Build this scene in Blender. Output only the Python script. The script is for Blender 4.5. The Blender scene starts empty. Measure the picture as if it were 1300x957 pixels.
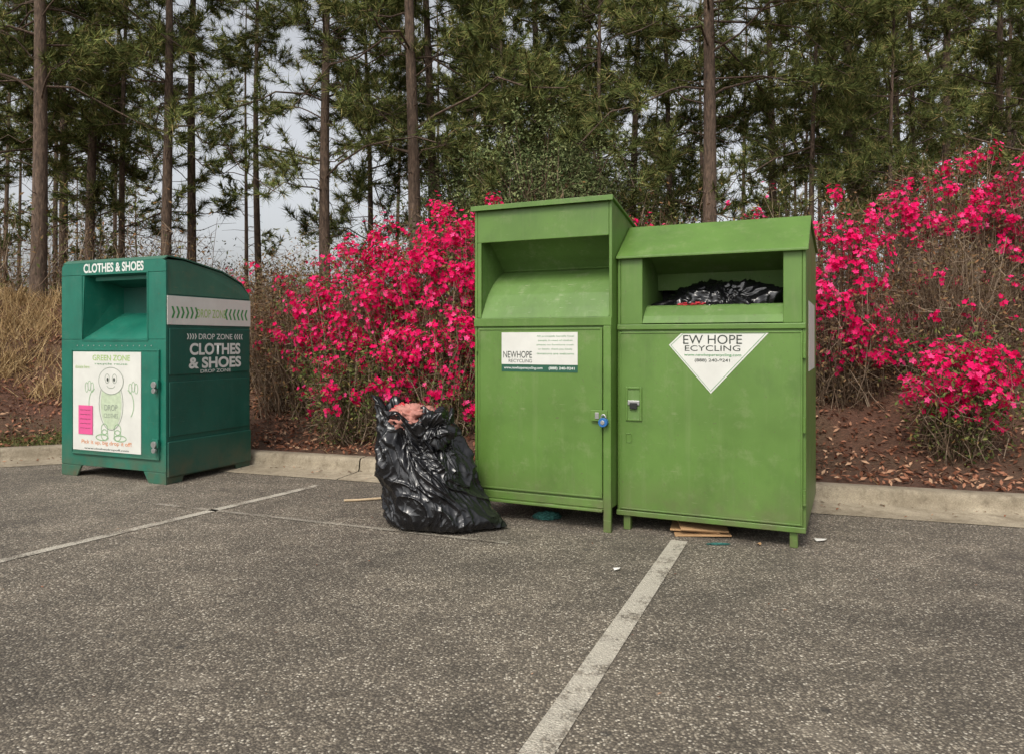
import bpy, math, random
import numpy as np
from mathutils import Vector, Matrix, noise as mnoise
rng=np.random.default_rng(7); random.seed(7)
scene=bpy.context.scene
COL=scene.collection

# ---------------------------------------------------------------- helpers
def link(o,parent=None,col=None):
    (col or COL).objects.link(o)
    if parent: o.parent=parent
    return o
def raw_mesh(name,V,groups,mats,smooth=False):
    me=bpy.data.meshes.new(name)
    V=np.asarray(V,dtype=np.float32)
    me.vertices.add(len(V)); me.vertices.foreach_set('co',V.ravel())
    loops=[];starts=[];mi=[];s=0
    for F,m in groups:
        F=np.asarray(F,dtype=np.int32)
        if len(F)==0: continue
        n,k=F.shape
        loops.append(F.ravel()); starts.append(s+np.arange(n)*k); s+=n*k
        mi.append(np.full(n,m,dtype=np.int32))
    loops=np.concatenate(loops);starts=np.concatenate(starts);mi=np.concatenate(mi)
    me.loops.add(len(loops)); me.loops.foreach_set('vertex_index',loops.astype(np.int32))
    me.polygons.add(len(starts)); me.polygons.foreach_set('loop_start',starts.astype(np.int32))
    me.polygons.foreach_set('material_index',mi)
    if smooth: me.polygons.foreach_set('use_smooth',np.ones(len(starts),dtype=bool))
    for m in mats: me.materials.append(m)
    me.update(calc_edges=True); me.validate()
    return me
def obj(name,me,parent=None,col=None):
    return link(bpy.data.objects.new(name,me),parent,col)
def py_obj(name,verts,faces,mat,parent=None,bevel=0,smooth=False,solid=0):
    me=bpy.data.meshes.new(name); me.from_pydata([tuple(v) for v in verts],[],faces); me.update()
    if mat: me.materials.append(mat)
    o=obj(name,me,parent)
    if smooth:
        for p in me.polygons:p.use_smooth=True
    if solid:
        m=o.modifiers.new('s','SOLIDIFY'); m.thickness=solid; m.offset=0
    if bevel:
        m=o.modifiers.new('b','BEVEL'); m.width=bevel; m.segments=2; m.limit_method='ANGLE'
    return o
def box(name,parent,x0,x1,y0,y1,z0,z1,mat,bevel=0.004):
    v=[(x0,y0,z0),(x1,y0,z0),(x1,y1,z0),(x0,y1,z0),(x0,y0,z1),(x1,y0,z1),(x1,y1,z1),(x0,y1,z1)]
    f=[(3,2,1,0),(4,5,6,7),(0,1,5,4),(1,2,6,5),(2,3,7,6),(3,0,4,7)]
    return py_obj(name,v,f,mat,parent,bevel)
def prism_x(name,parent,prof,x0,x1,mat,bevel=0.004):
    n=len(prof)
    v=[(x0,y,z) for y,z in prof]+[(x1,y,z) for y,z in prof]
    f=[tuple(range(n)),tuple(reversed(range(n,2*n)))]
    for i in range(n):
        j=(i+1)%n; f.append((i,i+n,j+n,j))
    o=py_obj(name,v,f,mat,parent,0)
    import bmesh
    bm=bmesh.new(); bm.from_mesh(o.data); bmesh.ops.recalc_face_normals(bm,faces=bm.faces); bm.to_mesh(o.data); bm.free()
    if bevel:
        m=o.modifiers.new('b','BEVEL'); m.width=bevel; m.segments=2; m.limit_method='ANGLE'
    return o
def sheet_x(name,parent,prof,x0,x1,mat,th=0.006):
    n=len(prof); v=[(x0,y,z) for y,z in prof]+[(x1,y,z) for y,z in prof]
    f=[(i,i+n,i+n+1,i+1) for i in range(n-1)]
    return py_obj(name,v,f,mat,parent,0,False,th)
def cyl(name,parent,p0,p1,r,mat,seg=16):
    p0=Vector(p0);p1=Vector(p1);d=(p1-p0)
    q=d.to_track_quat('Z','Y'); v=[];L=d.length
    for z in (0,L):
        for i in range(seg):
            a=2*math.pi*i/seg; v.append(p0+q@Vector((r*math.cos(a),r*math.sin(a),z)))
    f=[(i,(i+1)%seg,(i+1)%seg+seg,i+seg) for i in range(seg)]
    f+= [tuple(reversed(range(seg))),tuple(range(seg,2*seg))]
    return py_obj(name,v,f,mat,parent,0.0015)
def empty(name,loc,rz=0):
    e=bpy.data.objects.new(name,None); e.location=loc; e.rotation_euler=(0,0,rz); e.empty_display_size=.2
    return link(e)
def tubes(P,R,S=4):
    P=np.asarray(P,float); N,K,_=P.shape
    T=np.gradient(P,axis=1); T/=np.linalg.norm(T,axis=2,keepdims=True)+1e-9
    ref=np.where(np.abs(T[...,2:3])>.9,np.array([1.,0,0]),np.array([0,0,1.]))
    A=np.cross(T,ref); A/=np.linalg.norm(A,axis=2,keepdims=True)+1e-9
    B=np.cross(T,A)
    ang=np.arange(S)*2*np.pi/S
    V=P[:,:,None,:]+R[:,:,None,None]*(A[:,:,None,:]*np.cos(ang)[None,None,:,None]+B[:,:,None,:]*np.sin(ang)[None,None,:,None])
    idx=np.arange(N*K*S).reshape(N,K,S)
    a=idx[:,:-1,:];b=idx[:,1:,:]
    F=np.stack([a,np.roll(a,-1,2),np.roll(b,-1,2),b],-1).reshape(-1,4)
    return V.reshape(-1,3),F
def frames(D,rg=rng):
    D=D/(np.linalg.norm(D,axis=1,keepdims=True)+1e-9)
    r=rg.normal(size=D.shape); X=np.cross(r,D); X/=np.linalg.norm(X,axis=1,keepdims=True)+1e-9
    Y=np.cross(D,X)
    return np.stack([X,Y,D],axis=2)
def scatter(tv,tf,P,M,S):
    V=np.einsum('nij,mj->nmi',M,tv)*S[:,None,None]+P[:,None,:]
    F=tf[None]+ (np.arange(len(P))*len(tv))[:,None,None]
    return V.reshape(-1,3),F.reshape(-1,tf.shape[1])
class Acc:
    def __init__(s): s.V=[];s.G=[];s.n=0
    def add(s,V,F,m): s.V.append(V); s.G.append((F+s.n,m)); s.n+=len(V)
    def mesh(s,name,mats,smooth=False): return raw_mesh(name,np.concatenate(s.V),s.G,mats,smooth)

# ---------------------------------------------------------------- materials
def newmat(name):
    m=bpy.data.materials.new(name); m.use_nodes=True
    nt=m.node_tree; b=nt.nodes['Principled BSDF']
    return m,nt,b
def coords(nt,kind='Object',scale=(1,1,1)):
    tc=nt.nodes.new('ShaderNodeTexCoord'); mp=nt.nodes.new('ShaderNodeMapping'); mp.inputs['Scale'].default_value=scale
    nt.links.new(tc.outputs[kind],mp.inputs[0]); return mp.outputs[0]
def noisetex(nt,co,scale,detail=4,rough=.6):
    n=nt.nodes.new('ShaderNodeTexNoise'); n.inputs['Scale'].default_value=scale; n.inputs['Detail'].default_value=detail; n.inputs['Roughness'].default_value=rough
    nt.links.new(co,n.inputs['Vector']); return n.outputs['Fac']
def ramp(nt,fac,stops):
    r=nt.nodes.new('ShaderNodeValToRGB'); e=r.color_ramp.elements
    while len(e)<len(stops): e.new(.5)
    for i,(p,c) in enumerate(stops):
        e[i].position=p; e[i].color=(c,c,c,1) if isinstance(c,(int,float)) else (*c,1)
    nt.links.new(fac,r.inputs[0]); return r.outputs[0]
def mix(nt,f,a,b,mode='MIX'):
    m=nt.nodes.new('ShaderNodeMix'); m.data_type='RGBA'; m.blend_type=mode
    for s,v in ((m.inputs[0],f),(m.inputs[6],a),(m.inputs[7],b)):
        if isinstance(v,bpy.types.NodeSocket): nt.links.new(v,s)
        else: s.default_value=v if isinstance(v,(int,float)) else (*v,1)
    return m.outputs[2]
def bump(nt,b,h,st=.3,dist=.01):
    n=nt.nodes.new('ShaderNodeBump'); n.inputs['Strength'].default_value=st; n.inputs['Distance'].default_value=dist
    nt.links.new(h,n.inputs['Height']); nt.links.new(n.outputs[0],b.inputs['Normal'])
def simple(name,c,r=.6,var=.15,scale=8,metal=0):
    m,nt,b=newmat(name); co=coords(nt)
    n=noisetex(nt,co,scale)
    nt.links.new(mix(nt,n,tuple(x*(1-var*2) for x in c),tuple(min(1,x*(1+var)) for x in c)),b.inputs['Base Color'])
    b.inputs['Roughness'].default_value=r; b.inputs['Metallic'].default_value=metal
    return m
def painted(name,c,dirt=(.09,.075,.04),dust=(.26,.28,.15),rough=.42):
    m,nt,b=newmat(name); co=coords(nt)
    n1=noisetex(nt,co,2.2,5); n2=noisetex(nt,coords(nt,scale=(14,14,1.2)),1.3,4); n3=noisetex(nt,co,60,3)
    col=mix(nt,ramp(nt,n1,[(.3,0),(.7,1)]),tuple(x*.82 for x in c),tuple(x*1.1 for x in c))
    col=mix(nt,ramp(nt,n2,[(.55,0),(.85,.20)]),col,dust)
    blot=noisetex(nt,co,7,6,.75); col=mix(nt,ramp(nt,blot,[(.54,0),(.75,.30)]),col,dust)
    dk=noisetex(nt,coords(nt,scale=(1,1,.6)),3.1,6,.7); col=mix(nt,ramp(nt,dk,[(.50,0),(.72,.40)]),col,tuple(x*.45 for x in c))
    sep=nt.nodes.new('ShaderNodeSeparateXYZ'); nt.links.new(coords(nt),sep.inputs[0])
    lo=ramp(nt,sep.outputs[2],[(.03,1.0),(.38,0)])
    mul=nt.nodes.new('ShaderNodeMath'); mul.operation='MULTIPLY'; nt.links.new(lo,mul.inputs[0]); nt.links.new(ramp(nt,noisetex(nt,co,9,5),[(.35,.15),(.7,.85)]),mul.inputs[1])
    col=mix(nt,mul.outputs[0],col,dirt)
    col=mix(nt,ramp(nt,n3,[(.66,0),(.72,.65)]),col,dirt)
    scr=noisetex(nt,coords(nt,scale=(3,3,40)),3.0,3,.5); scm=noisetex(nt,co,1.7,2)
    mm=nt.nodes.new('ShaderNodeMath'); mm.operation='MULTIPLY'; nt.links.new(ramp(nt,scr,[(.68,0),(.71,.5)]),mm.inputs[0]); nt.links.new(ramp(nt,scm,[(.48,0),(.58,1)]),mm.inputs[1])
    col=mix(nt,mm.outputs[0],col,dust)
    nt.links.new(col,b.inputs['Base Color'])
    rr=ramp(nt,n1,[(.2,rough-.06),(.8,rough+.2)]); nt.links.new(rr,b.inputs['Roughness'])
    bump(nt,b,noisetex(nt,co,4,2),.2,.014)
    return m
GREEN=painted('green_paint',(.090,.180,.029))
GREEN_IN=painted('green_paint_inner',(.105,.198,.045),dust=(.36,.36,.26),rough=.55)
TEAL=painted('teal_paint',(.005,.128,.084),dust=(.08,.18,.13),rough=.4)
TEAL_SHADE=painted('teal_paint_shaded',(.004,.080,.056),dust=(.05,.11,.09),rough=.45)  # darker copy of the teal: shade on sides and in hopper put into colour
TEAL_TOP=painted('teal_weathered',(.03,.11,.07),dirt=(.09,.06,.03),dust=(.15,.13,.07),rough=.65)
WHITE=simple('white_sticker',(.60,.60,.55),.45,.10,6)
WHITE_T=simple('white_lettering',(.62,.64,.6),.5,.12,25)
BLACK_T=simple('dark_lettering',(.03,.04,.03),.5,.1)
GREEN_T=simple('green_lettering',(.05,.24,.07),.5,.1)
LGREEN_T=simple('lime_lettering',(.33,.48,.16),.5,.1)
ORANGE_T=simple('orange_lettering',(.6,.22,.08),.5,.1)
DGREEN_T=simple('dark_green_strip',(.01,.08,.045),.45,.1)
PINK=simple('pink_paper',(.62,.08,.24),.7,.08)
STEEL=simple('galvanised_steel',(.45,.45,.44),.35,.1,20,.8)
DARK=simple('shade_and_lock_black',(.012,.013,.012),.8,.1)  # black of the lock puck, and painted shade inside the wide bin
BLUE=simple('blue_padlock_shell',(.02,.12,.34),.35,.1)
CARD=simple('cardboard',(.38,.23,.11),.8,.15,12)
PAPER=simple('paper_scrap',(.62,.60,.55),.8,.1,20)
CLOTH_T=simple('teal_cloth',(.03,.13,.11),.9,.25,20)
CLOTH_P=simple('pink_cloth',(.46,.20,.16),.9,.3,18)
CLOTH_R=simple('red_cloth',(.45,.03,.04),.9,.2,18)
WOOD=simple('bleached_wood',(.5,.38,.24),.8,.2,20)

def asphalt(name,paint=False):
    m,nt,b=newmat(name); co=coords(nt)
    vo=nt.nodes.new('ShaderNodeTexVoronoi'); vo.inputs['Scale'].default_value=112; nt.links.new(co,vo.inputs['Vector'])
    sep=nt.nodes.new('ShaderNodeSeparateColor'); nt.links.new(vo.outputs['Color'],sep.inputs[0])
    stone=ramp(nt,sep.outputs[0],[(0,(.047,.038,.029)),(.35,(.115,.095,.070)),(.7,(.20,.168,.125)),(.9,(.37,.32,.245)),(1,(.66,.60,.49))])
    edge=ramp(nt,vo.outputs['Distance'],[(.3,0),(.8,1)])
    col=mix(nt,edge,stone,(.039,.031,.024))
    fine=noisetex(nt,co,260,2); col=mix(nt,ramp(nt,fine,[(.3,0),(.8,.4)]),col,(.225,.19,.143))
    big=noisetex(nt,co,.55,6,.65); col=mix(nt,.9,col,ramp(nt,big,[(.3,.55),(.5,.95),(.72,1.35)]),'MULTIPLY')
    mid=noisetex(nt,coords(nt,scale=(1,1.6,1)),2.3,7,.72); col=mix(nt,.75,col,ramp(nt,mid,[(.3,.55),(.7,1.4)]),'MULTIPLY')
    st=noisetex(nt,co,1.4,5,.6); col=mix(nt,ramp(nt,st,[(.62,0),(.74,.35)]),col,(.36,.31,.24))
    oil=noisetex(nt,co,.9,5,.65); col=mix(nt,ramp(nt,oil,[(.30,.6),(.42,0)]),col,(.045,.037,.03))
    spots=nt.nodes.new('ShaderNodeTexVoronoi'); spots.inputs['Scale'].default_value=2.6; nt.links.new(co,spots.inputs['Vector'])
    col=mix(nt,ramp(nt,spots.outputs['Distance'],[(.035,.7),(.07,0)]),col,(.03,.026,.022))
    if paint:
        n=noisetex(nt,co,46,8,.9); n2=noisetex(nt,co,4,5)
        a=nt.nodes.new('ShaderNodeMath'); a.operation='ADD'; nt.links.new(n,a.inputs[0]); nt.links.new(n2,a.inputs[1])
        f=ramp(nt,a.outputs[0],[(.88,.0 if paint=='faint' else .06),(1.14,.28 if paint=='faint' else .68)])
        col=mix(nt,f,col,(.50,.46,.38))
    nt.links.new(col,b.inputs['Base Color']); b.inputs['Roughness'].default_value=.85
    inv=ramp(nt,vo.outputs['Distance'],[(.1,1),(.8,0)])
    bump(nt,b,inv,.7,.005)
    return m
ASPH=asphalt('asphalt'); LINE=asphalt('worn_road_paint',True); LINEF=asphalt('faint_road_paint','faint')

def concrete():
    m,nt,b=newmat('kerb_concrete'); co=coords(nt)
    n=noisetex(nt,co,3,6,.7); c=ramp(nt,n,[(.3,(.15,.12,.08)),(.6,(.29,.245,.175)),(.8,(.38,.33,.24))])
    n2=noisetex(nt,co,120,3); c=mix(nt,.6,c,ramp(nt,n2,[(.3,.6),(.7,1.3)]),'MULTIPLY')
    c=mix(nt,ramp(nt,noisetex(nt,co,14,5,.7),[(.52,0),(.75,.75)]),c,(.08,.058,.036))
    nt.links.new(c,b.inputs['Base Color']); b.inputs['Roughness'].default_value=.9; bump(nt,b,n2,.4,.004); return m
CONC=concrete()
def mulch():
    m,nt,b=newmat('pine_mulch'); co=coords(nt)
    n=noisetex(nt,coords(nt,scale=(1,2,1)),28,6,.8); c=ramp(nt,n,[(.3,(.035,.015,.009)),(.55,(.12,.052,.03)),(.75,(.25,.12,.065))])
    n2=noisetex(nt,co,.8,4); c=mix(nt,ramp(nt,n2,[(.45,0),(.7,.7)]),c,(.085,.06,.03))
    nt.links.new(c,b.inputs['Base Color']); b.inputs['Roughness'].default_value=.95; bump(nt,b,n,.9,.03); return m
MULCH=mulch()
def island(name,stops,trans=0.0,noise_scale=None,nlo=.5,nhi=1.5):
    m=bpy.data.materials.new(name); m.use_nodes=True; nt=m.node_tree; nt.nodes.remove(nt.nodes['Principled BSDF'])
    d=nt.nodes.new('ShaderNodeBsdfDiffuse'); g=nt.nodes.new('ShaderNodeNewGeometry'); out=nt.nodes['Material Output']
    c=ramp(nt,g.outputs['Random Per Island'],stops)
    if noise_scale:
        c=mix(nt,.8,c,ramp(nt,noisetex(nt,coords(nt),noise_scale,1),[(.3,nlo),(.7,nhi)]),'MULTIPLY')
    nt.links.new(c,d.inputs[0])
    if trans:
        t=nt.nodes.new('ShaderNodeBsdfTranslucent'); nt.links.new(c,t.inputs[0])
        ms=nt.nodes.new('ShaderNodeMixShader'); ms.inputs[0].default_value=trans
        nt.links.new(d.outputs[0],ms.inputs[1]); nt.links.new(t.outputs[0],ms.inputs[2]); nt.links.new(ms.outputs[0],out.inputs[0])
    else: nt.links.new(d.outputs[0],out.inputs[0])
    return m
NEEDLE=island('pine_needles',[(0,(.04,.056,.022)),(.45,(.112,.140,.044)),(.85,(.225,.235,.078)),(1,(.33,.25,.11))],0,.8,.45,1.45)
def bark():
    m,nt,b=newmat('pine_bark'); n=noisetex(nt,coords(nt,scale=(6,6,1.6)),5,6,.7)
    nt.links.new(ramp(nt,n,[(.3,(.03,.02,.014)),(.55,(.12,.08,.055)),(.75,(.24,.165,.11))]),b.inputs['Base Color'])
    b.inputs['Roughness'].default_value=.95; bump(nt,b,n,.9,.03); return m
BARK=bark()
TWIG=island('twigs',[(0,(.07,.045,.03)),(.6,(.20,.14,.095)),(1,(.36,.28,.20))])
PETAL=island('azalea_petals',[(0,(.42,.003,.05)),(.3,(.70,.008,.10)),(.65,(.85,.018,.155)),(.9,(.90,.05,.225)),(1,(.92,.11,.31))],.3)
LEAF=island('azalea_leaves',[(0,(.04,.055,.017)),(.5,(.09,.115,.035)),(.85,(.17,.17,.06)),(1,(.24,.12,.05))])
RUSTLEAF=island('rusty_leaves',[(0,(.08,.05,.025)),(.5,(.15,.115,.06)),(1,(.24,.12,.06))])
MYRT=island('myrtle_leaves',[(0,(.06,.09,.035)),(.5,(.13,.16,.065)),(1,(.24,.26,.12))],0,1.2)
LITTER=island('leaf_litter',[(0,(.055,.02,.013)),(.4,(.16,.068,.04)),(.75,(.28,.13,.08)),(1,(.42,.27,.17))])
DRYG=island('dry_grass',[(0,(.17,.11,.055)),(.6,(.37,.25,.12)),(1,(.52,.39,.21))])
GRASS=island('green_grass',[(0,(.05,.08,.02)),(.6,(.11,.14,.04)),(1,(.25,.22,.10))])
def bagmat():
    m,nt,b=newmat('black_plastic_film'); b.inputs['Base Color'].default_value=(.006,.006,.007,1); b.inputs['Roughness'].default_value=.2
    b.inputs['Specular IOR Level'].default_value=.5
    co=coords(nt,scale=(1,1,.5)); n=noisetex(nt,co,45,3,.6); bump(nt,b,n,.15,.006); return m
BAG=bagmat()

# ---------------------------------------------------------------- terrain
cx=np.array([-60,-12,-7,-5.7,-5.1,-4.6,-4.2,-3.8,-2.35,3.53,60]); cy=np.array([-25,2.6,6.2,7.0,7.32,7.55,7.62,7.60,7.06,5.05,-14.2])
_xs=np.linspace(-60,60,2401); _ys=np.interp(_xs,cx,cy); k=np.exp(-np.linspace(-2,2,9)**2); k/=k.sum()
_ys=np.convolve(np.pad(_ys,4,mode='edge'),k,'valid')
def curbY(x): return np.interp(x,_xs,_ys)
def bank_h(x,y):
    x=np.asarray(x,float);y=np.asarray(y,float)
    d=(y-curbY(x))*.93-.15
    t=np.clip((d-.05)/4.6,0,1); s=t*t*(3-2*t)*.75+t*.25
    h=.125+1.72*s+np.clip(d-4.6,0,60)*.004
    h=h+ (.05*np.sin(x*1.7+y)+.04*np.sin(x*.6-y*1.9+2))*np.clip(d/1.0,0,1)
    return h
py_obj('asphalt_parking_lot',[(-90,-90,0),(90,-90,0),(90,30,0),(-90,30,0)],[(0,1,2,3)],ASPH)
xs=np.concatenate([np.linspace(-60,-12,25)[:-1],np.linspace(-12,12,241),np.linspace(12,60,25)[1:]])
ds=np.concatenate([[0.0,.03,.06],np.linspace(.12,6,70),np.geomspace(6.2,180,40)])
X,D=np.meshgrid(xs,ds,indexing='ij'); Y=curbY(X)+(.15)/.93+D/.93
Z=bank_h(X,Y)
n0,n1=X.shape
nz=np.array([mnoise.noise((x*2.2,y*2.2,0)) for x,y in zip(X.ravel(),Y.ravel())]).reshape(X.shape)
Z+=nz*.05*np.clip(D/.6,0,1)
idx=np.arange(n0*n1).reshape(n0,n1)
F=np.stack([idx[:-1,:-1],idx[1:,:-1],idx[1:,1:],idx[:-1,1:]],-1).reshape(-1,4)
obj('planted_bank',raw_mesh('planted_bank',np.stack([X,Y,Z],-1).reshape(-1,3),[(F,0)],[MULCH],True))
prof=[(-.38,.004),(-.36,.010),(-.02,.016),(-.005,.05),(.0,.105),(.012,.125),(.03,.132),(.135,.134),(.15,.128),(.16,-.05)]
acc=Acc()
seg=np.arange(-30,30,2.6)
for s0 in seg:
    xx=np.linspace(s0+.006,s0+2.594,14); yy=curbY(xx)
    dy=(curbY(xx+.01)-curbY(xx-.01))/.02; nn=np.stack([-dy,np.ones_like(dy)],1); nn/=np.linalg.norm(nn,axis=1,keepdims=True)
    P=np.array([[ (xx[i]+nn[i,0]*o,yy[i]+nn[i,1]*o,z) for o,z in prof] for i in range(len(xx))])
    K=len(prof); id2=np.arange(len(xx)*K).reshape(len(xx),K)
    F=np.stack([id2[:-1,:-1],id2[1:,:-1],id2[1:,1:],id2[:-1,1:]],-1).reshape(-1,4)
    acc.add(P.reshape(-1,3),F,0)
obj('concrete_kerb',acc.mesh('concrete_kerb',[CONC],False))
def line(p0,p1,w,mat,name='parking_line'):
    p0=np.array(p0);p1=np.array(p1);d=p1-p0;d=d/np.linalg.norm(d);n=np.array([-d[1],d[0]])*w/2
    q=[p0-n,p1-n,p1+n,p0+n]
    py_obj(name,[(a[0],a[1],.004) for a in q],[(0,1,2,3)],mat)
line((-.21,1.45),(1.01,4.42),.10,LINE)
line((-4.35,1.25),(-1.62,6.13),.075,LINE,'parking_line.001')
line((-2.64,5.43),(-.02,4.37),.045,LINEF,'parking_line.002')

# ---------------------------------------------------------------- leaf litter
def norm(v): return v/ (np.linalg.norm(v,axis=-1,keepdims=True)+1e-9)
n=34000
px=rng.uniform(-8,8,n); dd=rng.uniform(0.02,1,n)**1.2*6; pyy=curbY(px)+.16+dd
pz=bank_h(px,pyy)+.012+rng.uniform(0,.02,n)
pn=np.array([mnoise.noise((a*2.2,b*2.2,0)) for a,b in zip(px,pyy)]); pz+=pn*.05*np.clip(dd/.6,0,1)
Dn=norm(np.stack([rng.normal(0,.55,n),rng.normal(-.2,.55,n),np.ones(n)],1))
lt=np.array([(-.5,0,0),(0,-.2,.08),(.55,0,0),(0,.22,.1)]); lf=np.array([(0,1,2,3)])
V,F=scatter(lt,lf,np.stack([px,pyy,pz],1),frames(Dn),rng.uniform(.025,.075,n))
a=Acc(); a.add(V,F,0)
n=260; gx=rng.uniform(-6,6,n); gy=curbY(gx)-np.abs(rng.normal(0,.16,n))-.02
V,F=scatter(lt,lf,np.stack([gx,gy,np.full(n,.022)],1),frames(norm(np.stack([rng.normal(0,.3,n),rng.normal(0,.3,n),np.ones(n)],1))),rng.uniform(.015,.045,n)); a.add(V,F,0)
n=120; gx=rng.uniform(-5,4,n); gy=rng.uniform(2.2,6.2,n)
V,F=scatter(lt,lf,np.stack([gx,gy,np.full(n,.010)],1),frames(norm(np.stack([rng.normal(0,.2,n),rng.normal(0,.2,n),np.ones(n)],1))),rng.uniform(.008,.022,n)); a.add(V,F,0)
obj('leaf_litter',a.mesh('leaf_litter',[LITTER]))
def grass(name,mat,x,y,hmin,hmax,wid,lean=.5):
    n=len(x); z=bank_h(x,y)-.02
    tv=np.array([(-1,0,0),(1,0,0),(.6,.12,.55),(-.6,.12,.55),(0,.35,1.0)])
    d=norm(np.stack([rng.normal(0,lean,n),rng.normal(0,lean,n),np.ones(n)],1)); M=frames(d); h=rng.uniform(hmin,hmax,n)
    M=M.copy(); M[:,:,0]*= (wid/h)[:,None]
    V,F=scatter(tv,np.array([(0,1,2,3)]),np.stack([x,y,z],1),M,h)
    Ft=np.array([(3,2,4)])[None]+(np.arange(n)*5)[:,None,None]
    return obj(name,raw_mesh(name,V,[(F,0),(Ft.reshape(-1,3),0)],[mat]))
gx=[];gy=[]
for i in range(230):
    x0=rng.uniform(-10.5,-5.4);y0=rng.uniform(8.7,11.2); m=65
    gx.append(rng.normal(x0,.12,m)); gy.append(rng.normal(y0,.12,m))
grass('dry_grass',DRYG,np.concatenate(gx),np.concatenate(gy),.14,.38,.0045,.7)
m=7000; x=rng.uniform(-7,-4.4,m); y=curbY(x)+.2+np.abs(rng.normal(0,.35,m)); grass('green_grass',GRASS,x,y,.03,.10,.003,.7)
m=1500; x=rng.uniform(-2.2,7,m); y=curbY(x)+.2+rng.uniform(0,3.5,m); k2=np.array([mnoise.noise((p*1.3,q*1.3,5))>.12 for p,q in zip(x,y)]); grass('sparse_dry_grass',DRYG,x[k2],y[k2],.04,.15,.003,.8)

# ---------------------------------------------------------------- azaleas
fv=[(0,0,0)];ff=[]
for i in range(5):
    a0=2*math.pi*i/5
    for da,r,z in ((-.55,.64,.26),(0,1.0,.34),(.55,.64,.26)):
        fv.append((r*math.cos(a0+da),r*math.sin(a0+da),z))
    b=1+3*i; ff.append((0,b,b+1,b+2))
FV=np.array(fv);FF=np.array(ff)
leafv=np.array([(-.5,0,0),(0,-.2,.05),(.5,0,-.05),(0,.2,.05)])
def azalea(name,c,r,nclump,fpc,nleaf,ntwig,leafmat=LEAF,seed=1,low=-.85):
    rg=np.random.default_rng(seed); c=np.array(c,float); r=np.array(r,float)
    def surf(n,rmin):
        d=norm(rg.normal(size=(n*3,3))); d=d[d[:,2]>low][:n]
        lump=1+.32*np.array([mnoise.noise(tuple(q*1.7+seed)) for q in d])+.15*np.array([mnoise.noise(tuple(q*5+seed)) for q in d])
        return c+d*r*lump[:,None]*(rg.uniform(rmin**2,1,len(d))**.5)[:,None],d
    P,d=surf(nclump,.5); A=Acc()
    gzP=bank_h(P[:,0],P[:,1]); P[:,2]=np.maximum(P[:,2],gzP+rg.uniform(.08,.3,len(P)))
    tw,_=surf(ntwig,.5); tw[:,2]=np.maximum(tw[:,2],bank_h(tw[:,0],tw[:,1])+.05)
    ends=np.concatenate([P,tw]); n=len(ends)
    bx=c[0]+rg.normal(0,.20*r[0],n)+(ends[:,0]-c[0])*.35; by=c[1]+rg.normal(0,.2*r[1],n)+(ends[:,1]-c[1])*.3+.1
    base=np.stack([bx,by,bank_h(bx,by)-.02],1)
    t=np.linspace(0,1,5)[None,:,None]
    mid=base*.45+ends*.55; mid[:,2]-=.12*(ends[:,2]-base[:,2]); mid+=rg.normal(0,.09,mid.shape)
    T=(1-t)**2*base[:,None]+2*t*(1-t)*mid[:,None]+t**2*ends[:,None]; T[:,1:4]+=rg.normal(0,.028,(n,3,3))
    R=np.linspace(.007,.002,5)[None]*rg.uniform(.5,1.3,(n,1))
    V,F=tubes(T,R,3); A.add(V,F,0)
    m=n*5; src=rg.integers(0,n,m); tt=rg.integers(1,5,m); p0=T[src,tt]; dirs=norm(norm(p0-c)*.5+rg.normal(0,.7,(m,3))+np.array([0,0,.2])); L=rg.uniform(.08,.3,m)
    T2=np.stack([p0,p0+dirs*(L*.5)[:,None]+rg.normal(0,.02,(m,3)),p0+dirs*L[:,None]],1)
    V,F=tubes(T2,np.array([[.003,.002,.0012]])*np.ones((m,1)),3); A.add(V,F,0)
    cnt=rg.integers(int(fpc*.4),int(fpc*1.6)+1,len(P)); ci=np.repeat(np.arange(len(P)),cnt); nf=len(ci)
    off=norm(rg.normal(size=(nf,3)))*rg.uniform(.3,1,(nf,1))*rg.uniform(.06,.15,len(P))[ci][:,None]
    pos=P[ci]+off; dirn=norm(norm(off)*.7+d[ci]*.6+rg.normal(0,.35,(nf,3))+np.array([0,-.3,.3]))
    V,F=scatter(FV,FF,pos,frames(dirn,rg),rg.uniform(.020,.035,nf)); A.add(V,F,1)
    e=rg.integers(0,n,nleaf); lp=ends[e]+rg.normal(0,.10,(nleaf,3)); k3=rg.random(nleaf)<.55; lp[k3]=T[e[k3],rg.integers(1,5,k3.sum())]+rg.normal(0,.09,(k3.sum(),3))
    V,F=scatter(leafv,lf,lp,frames(norm(rg.normal(size=(nleaf,3))+np.array([0,0,.6])),rg),rg.uniform(.02,.055,nleaf)); A.add(V,F,2)
    return obj(name,A.mesh(name,[TWIG,PETAL,leafmat]))
B='azalea_bush'
azalea(B,(-.72,7.95,1.62),(.98,.62,1.08),310,19,11000,90,seed=11)
azalea(B+'.001',(-1.72,8.1,1.42),(.78,.55,.90),205,16,9000,90,seed=12)
azalea(B+'.002',(-2.60,8.55,1.45),(.62,.5,.80),44,10,8000,190,RUSTLEAF,seed=13)
azalea(B+'.003',(-.5,7.35,.95),(.75,.4,.62),105,16,4500,40,seed=14)
azalea(B+'.004',(1.5,8.1,1.85),(.8,.5,.85),60,12,4000,110,seed=15)
azalea(B+'.005',(2.62,8.0,1.90),(.6,.5,.98),65,12,4000,100,seed=16)
azalea(B+'.006',(3.22,7.1,1.60),(.50,.45,1.0),115,16,5000,190,RUSTLEAF,seed=17)
azalea(B+'.007',(4.75,8.0,2.5),(.85,.55,.70),90,16,5000,260,RUSTLEAF,seed=18,low=-.4)
azalea(B+'.008',(5.6,7.6,2.45),(.75,.55,.80),85,16,5000,220,RUSTLEAF,seed=19,low=-.5)
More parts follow.
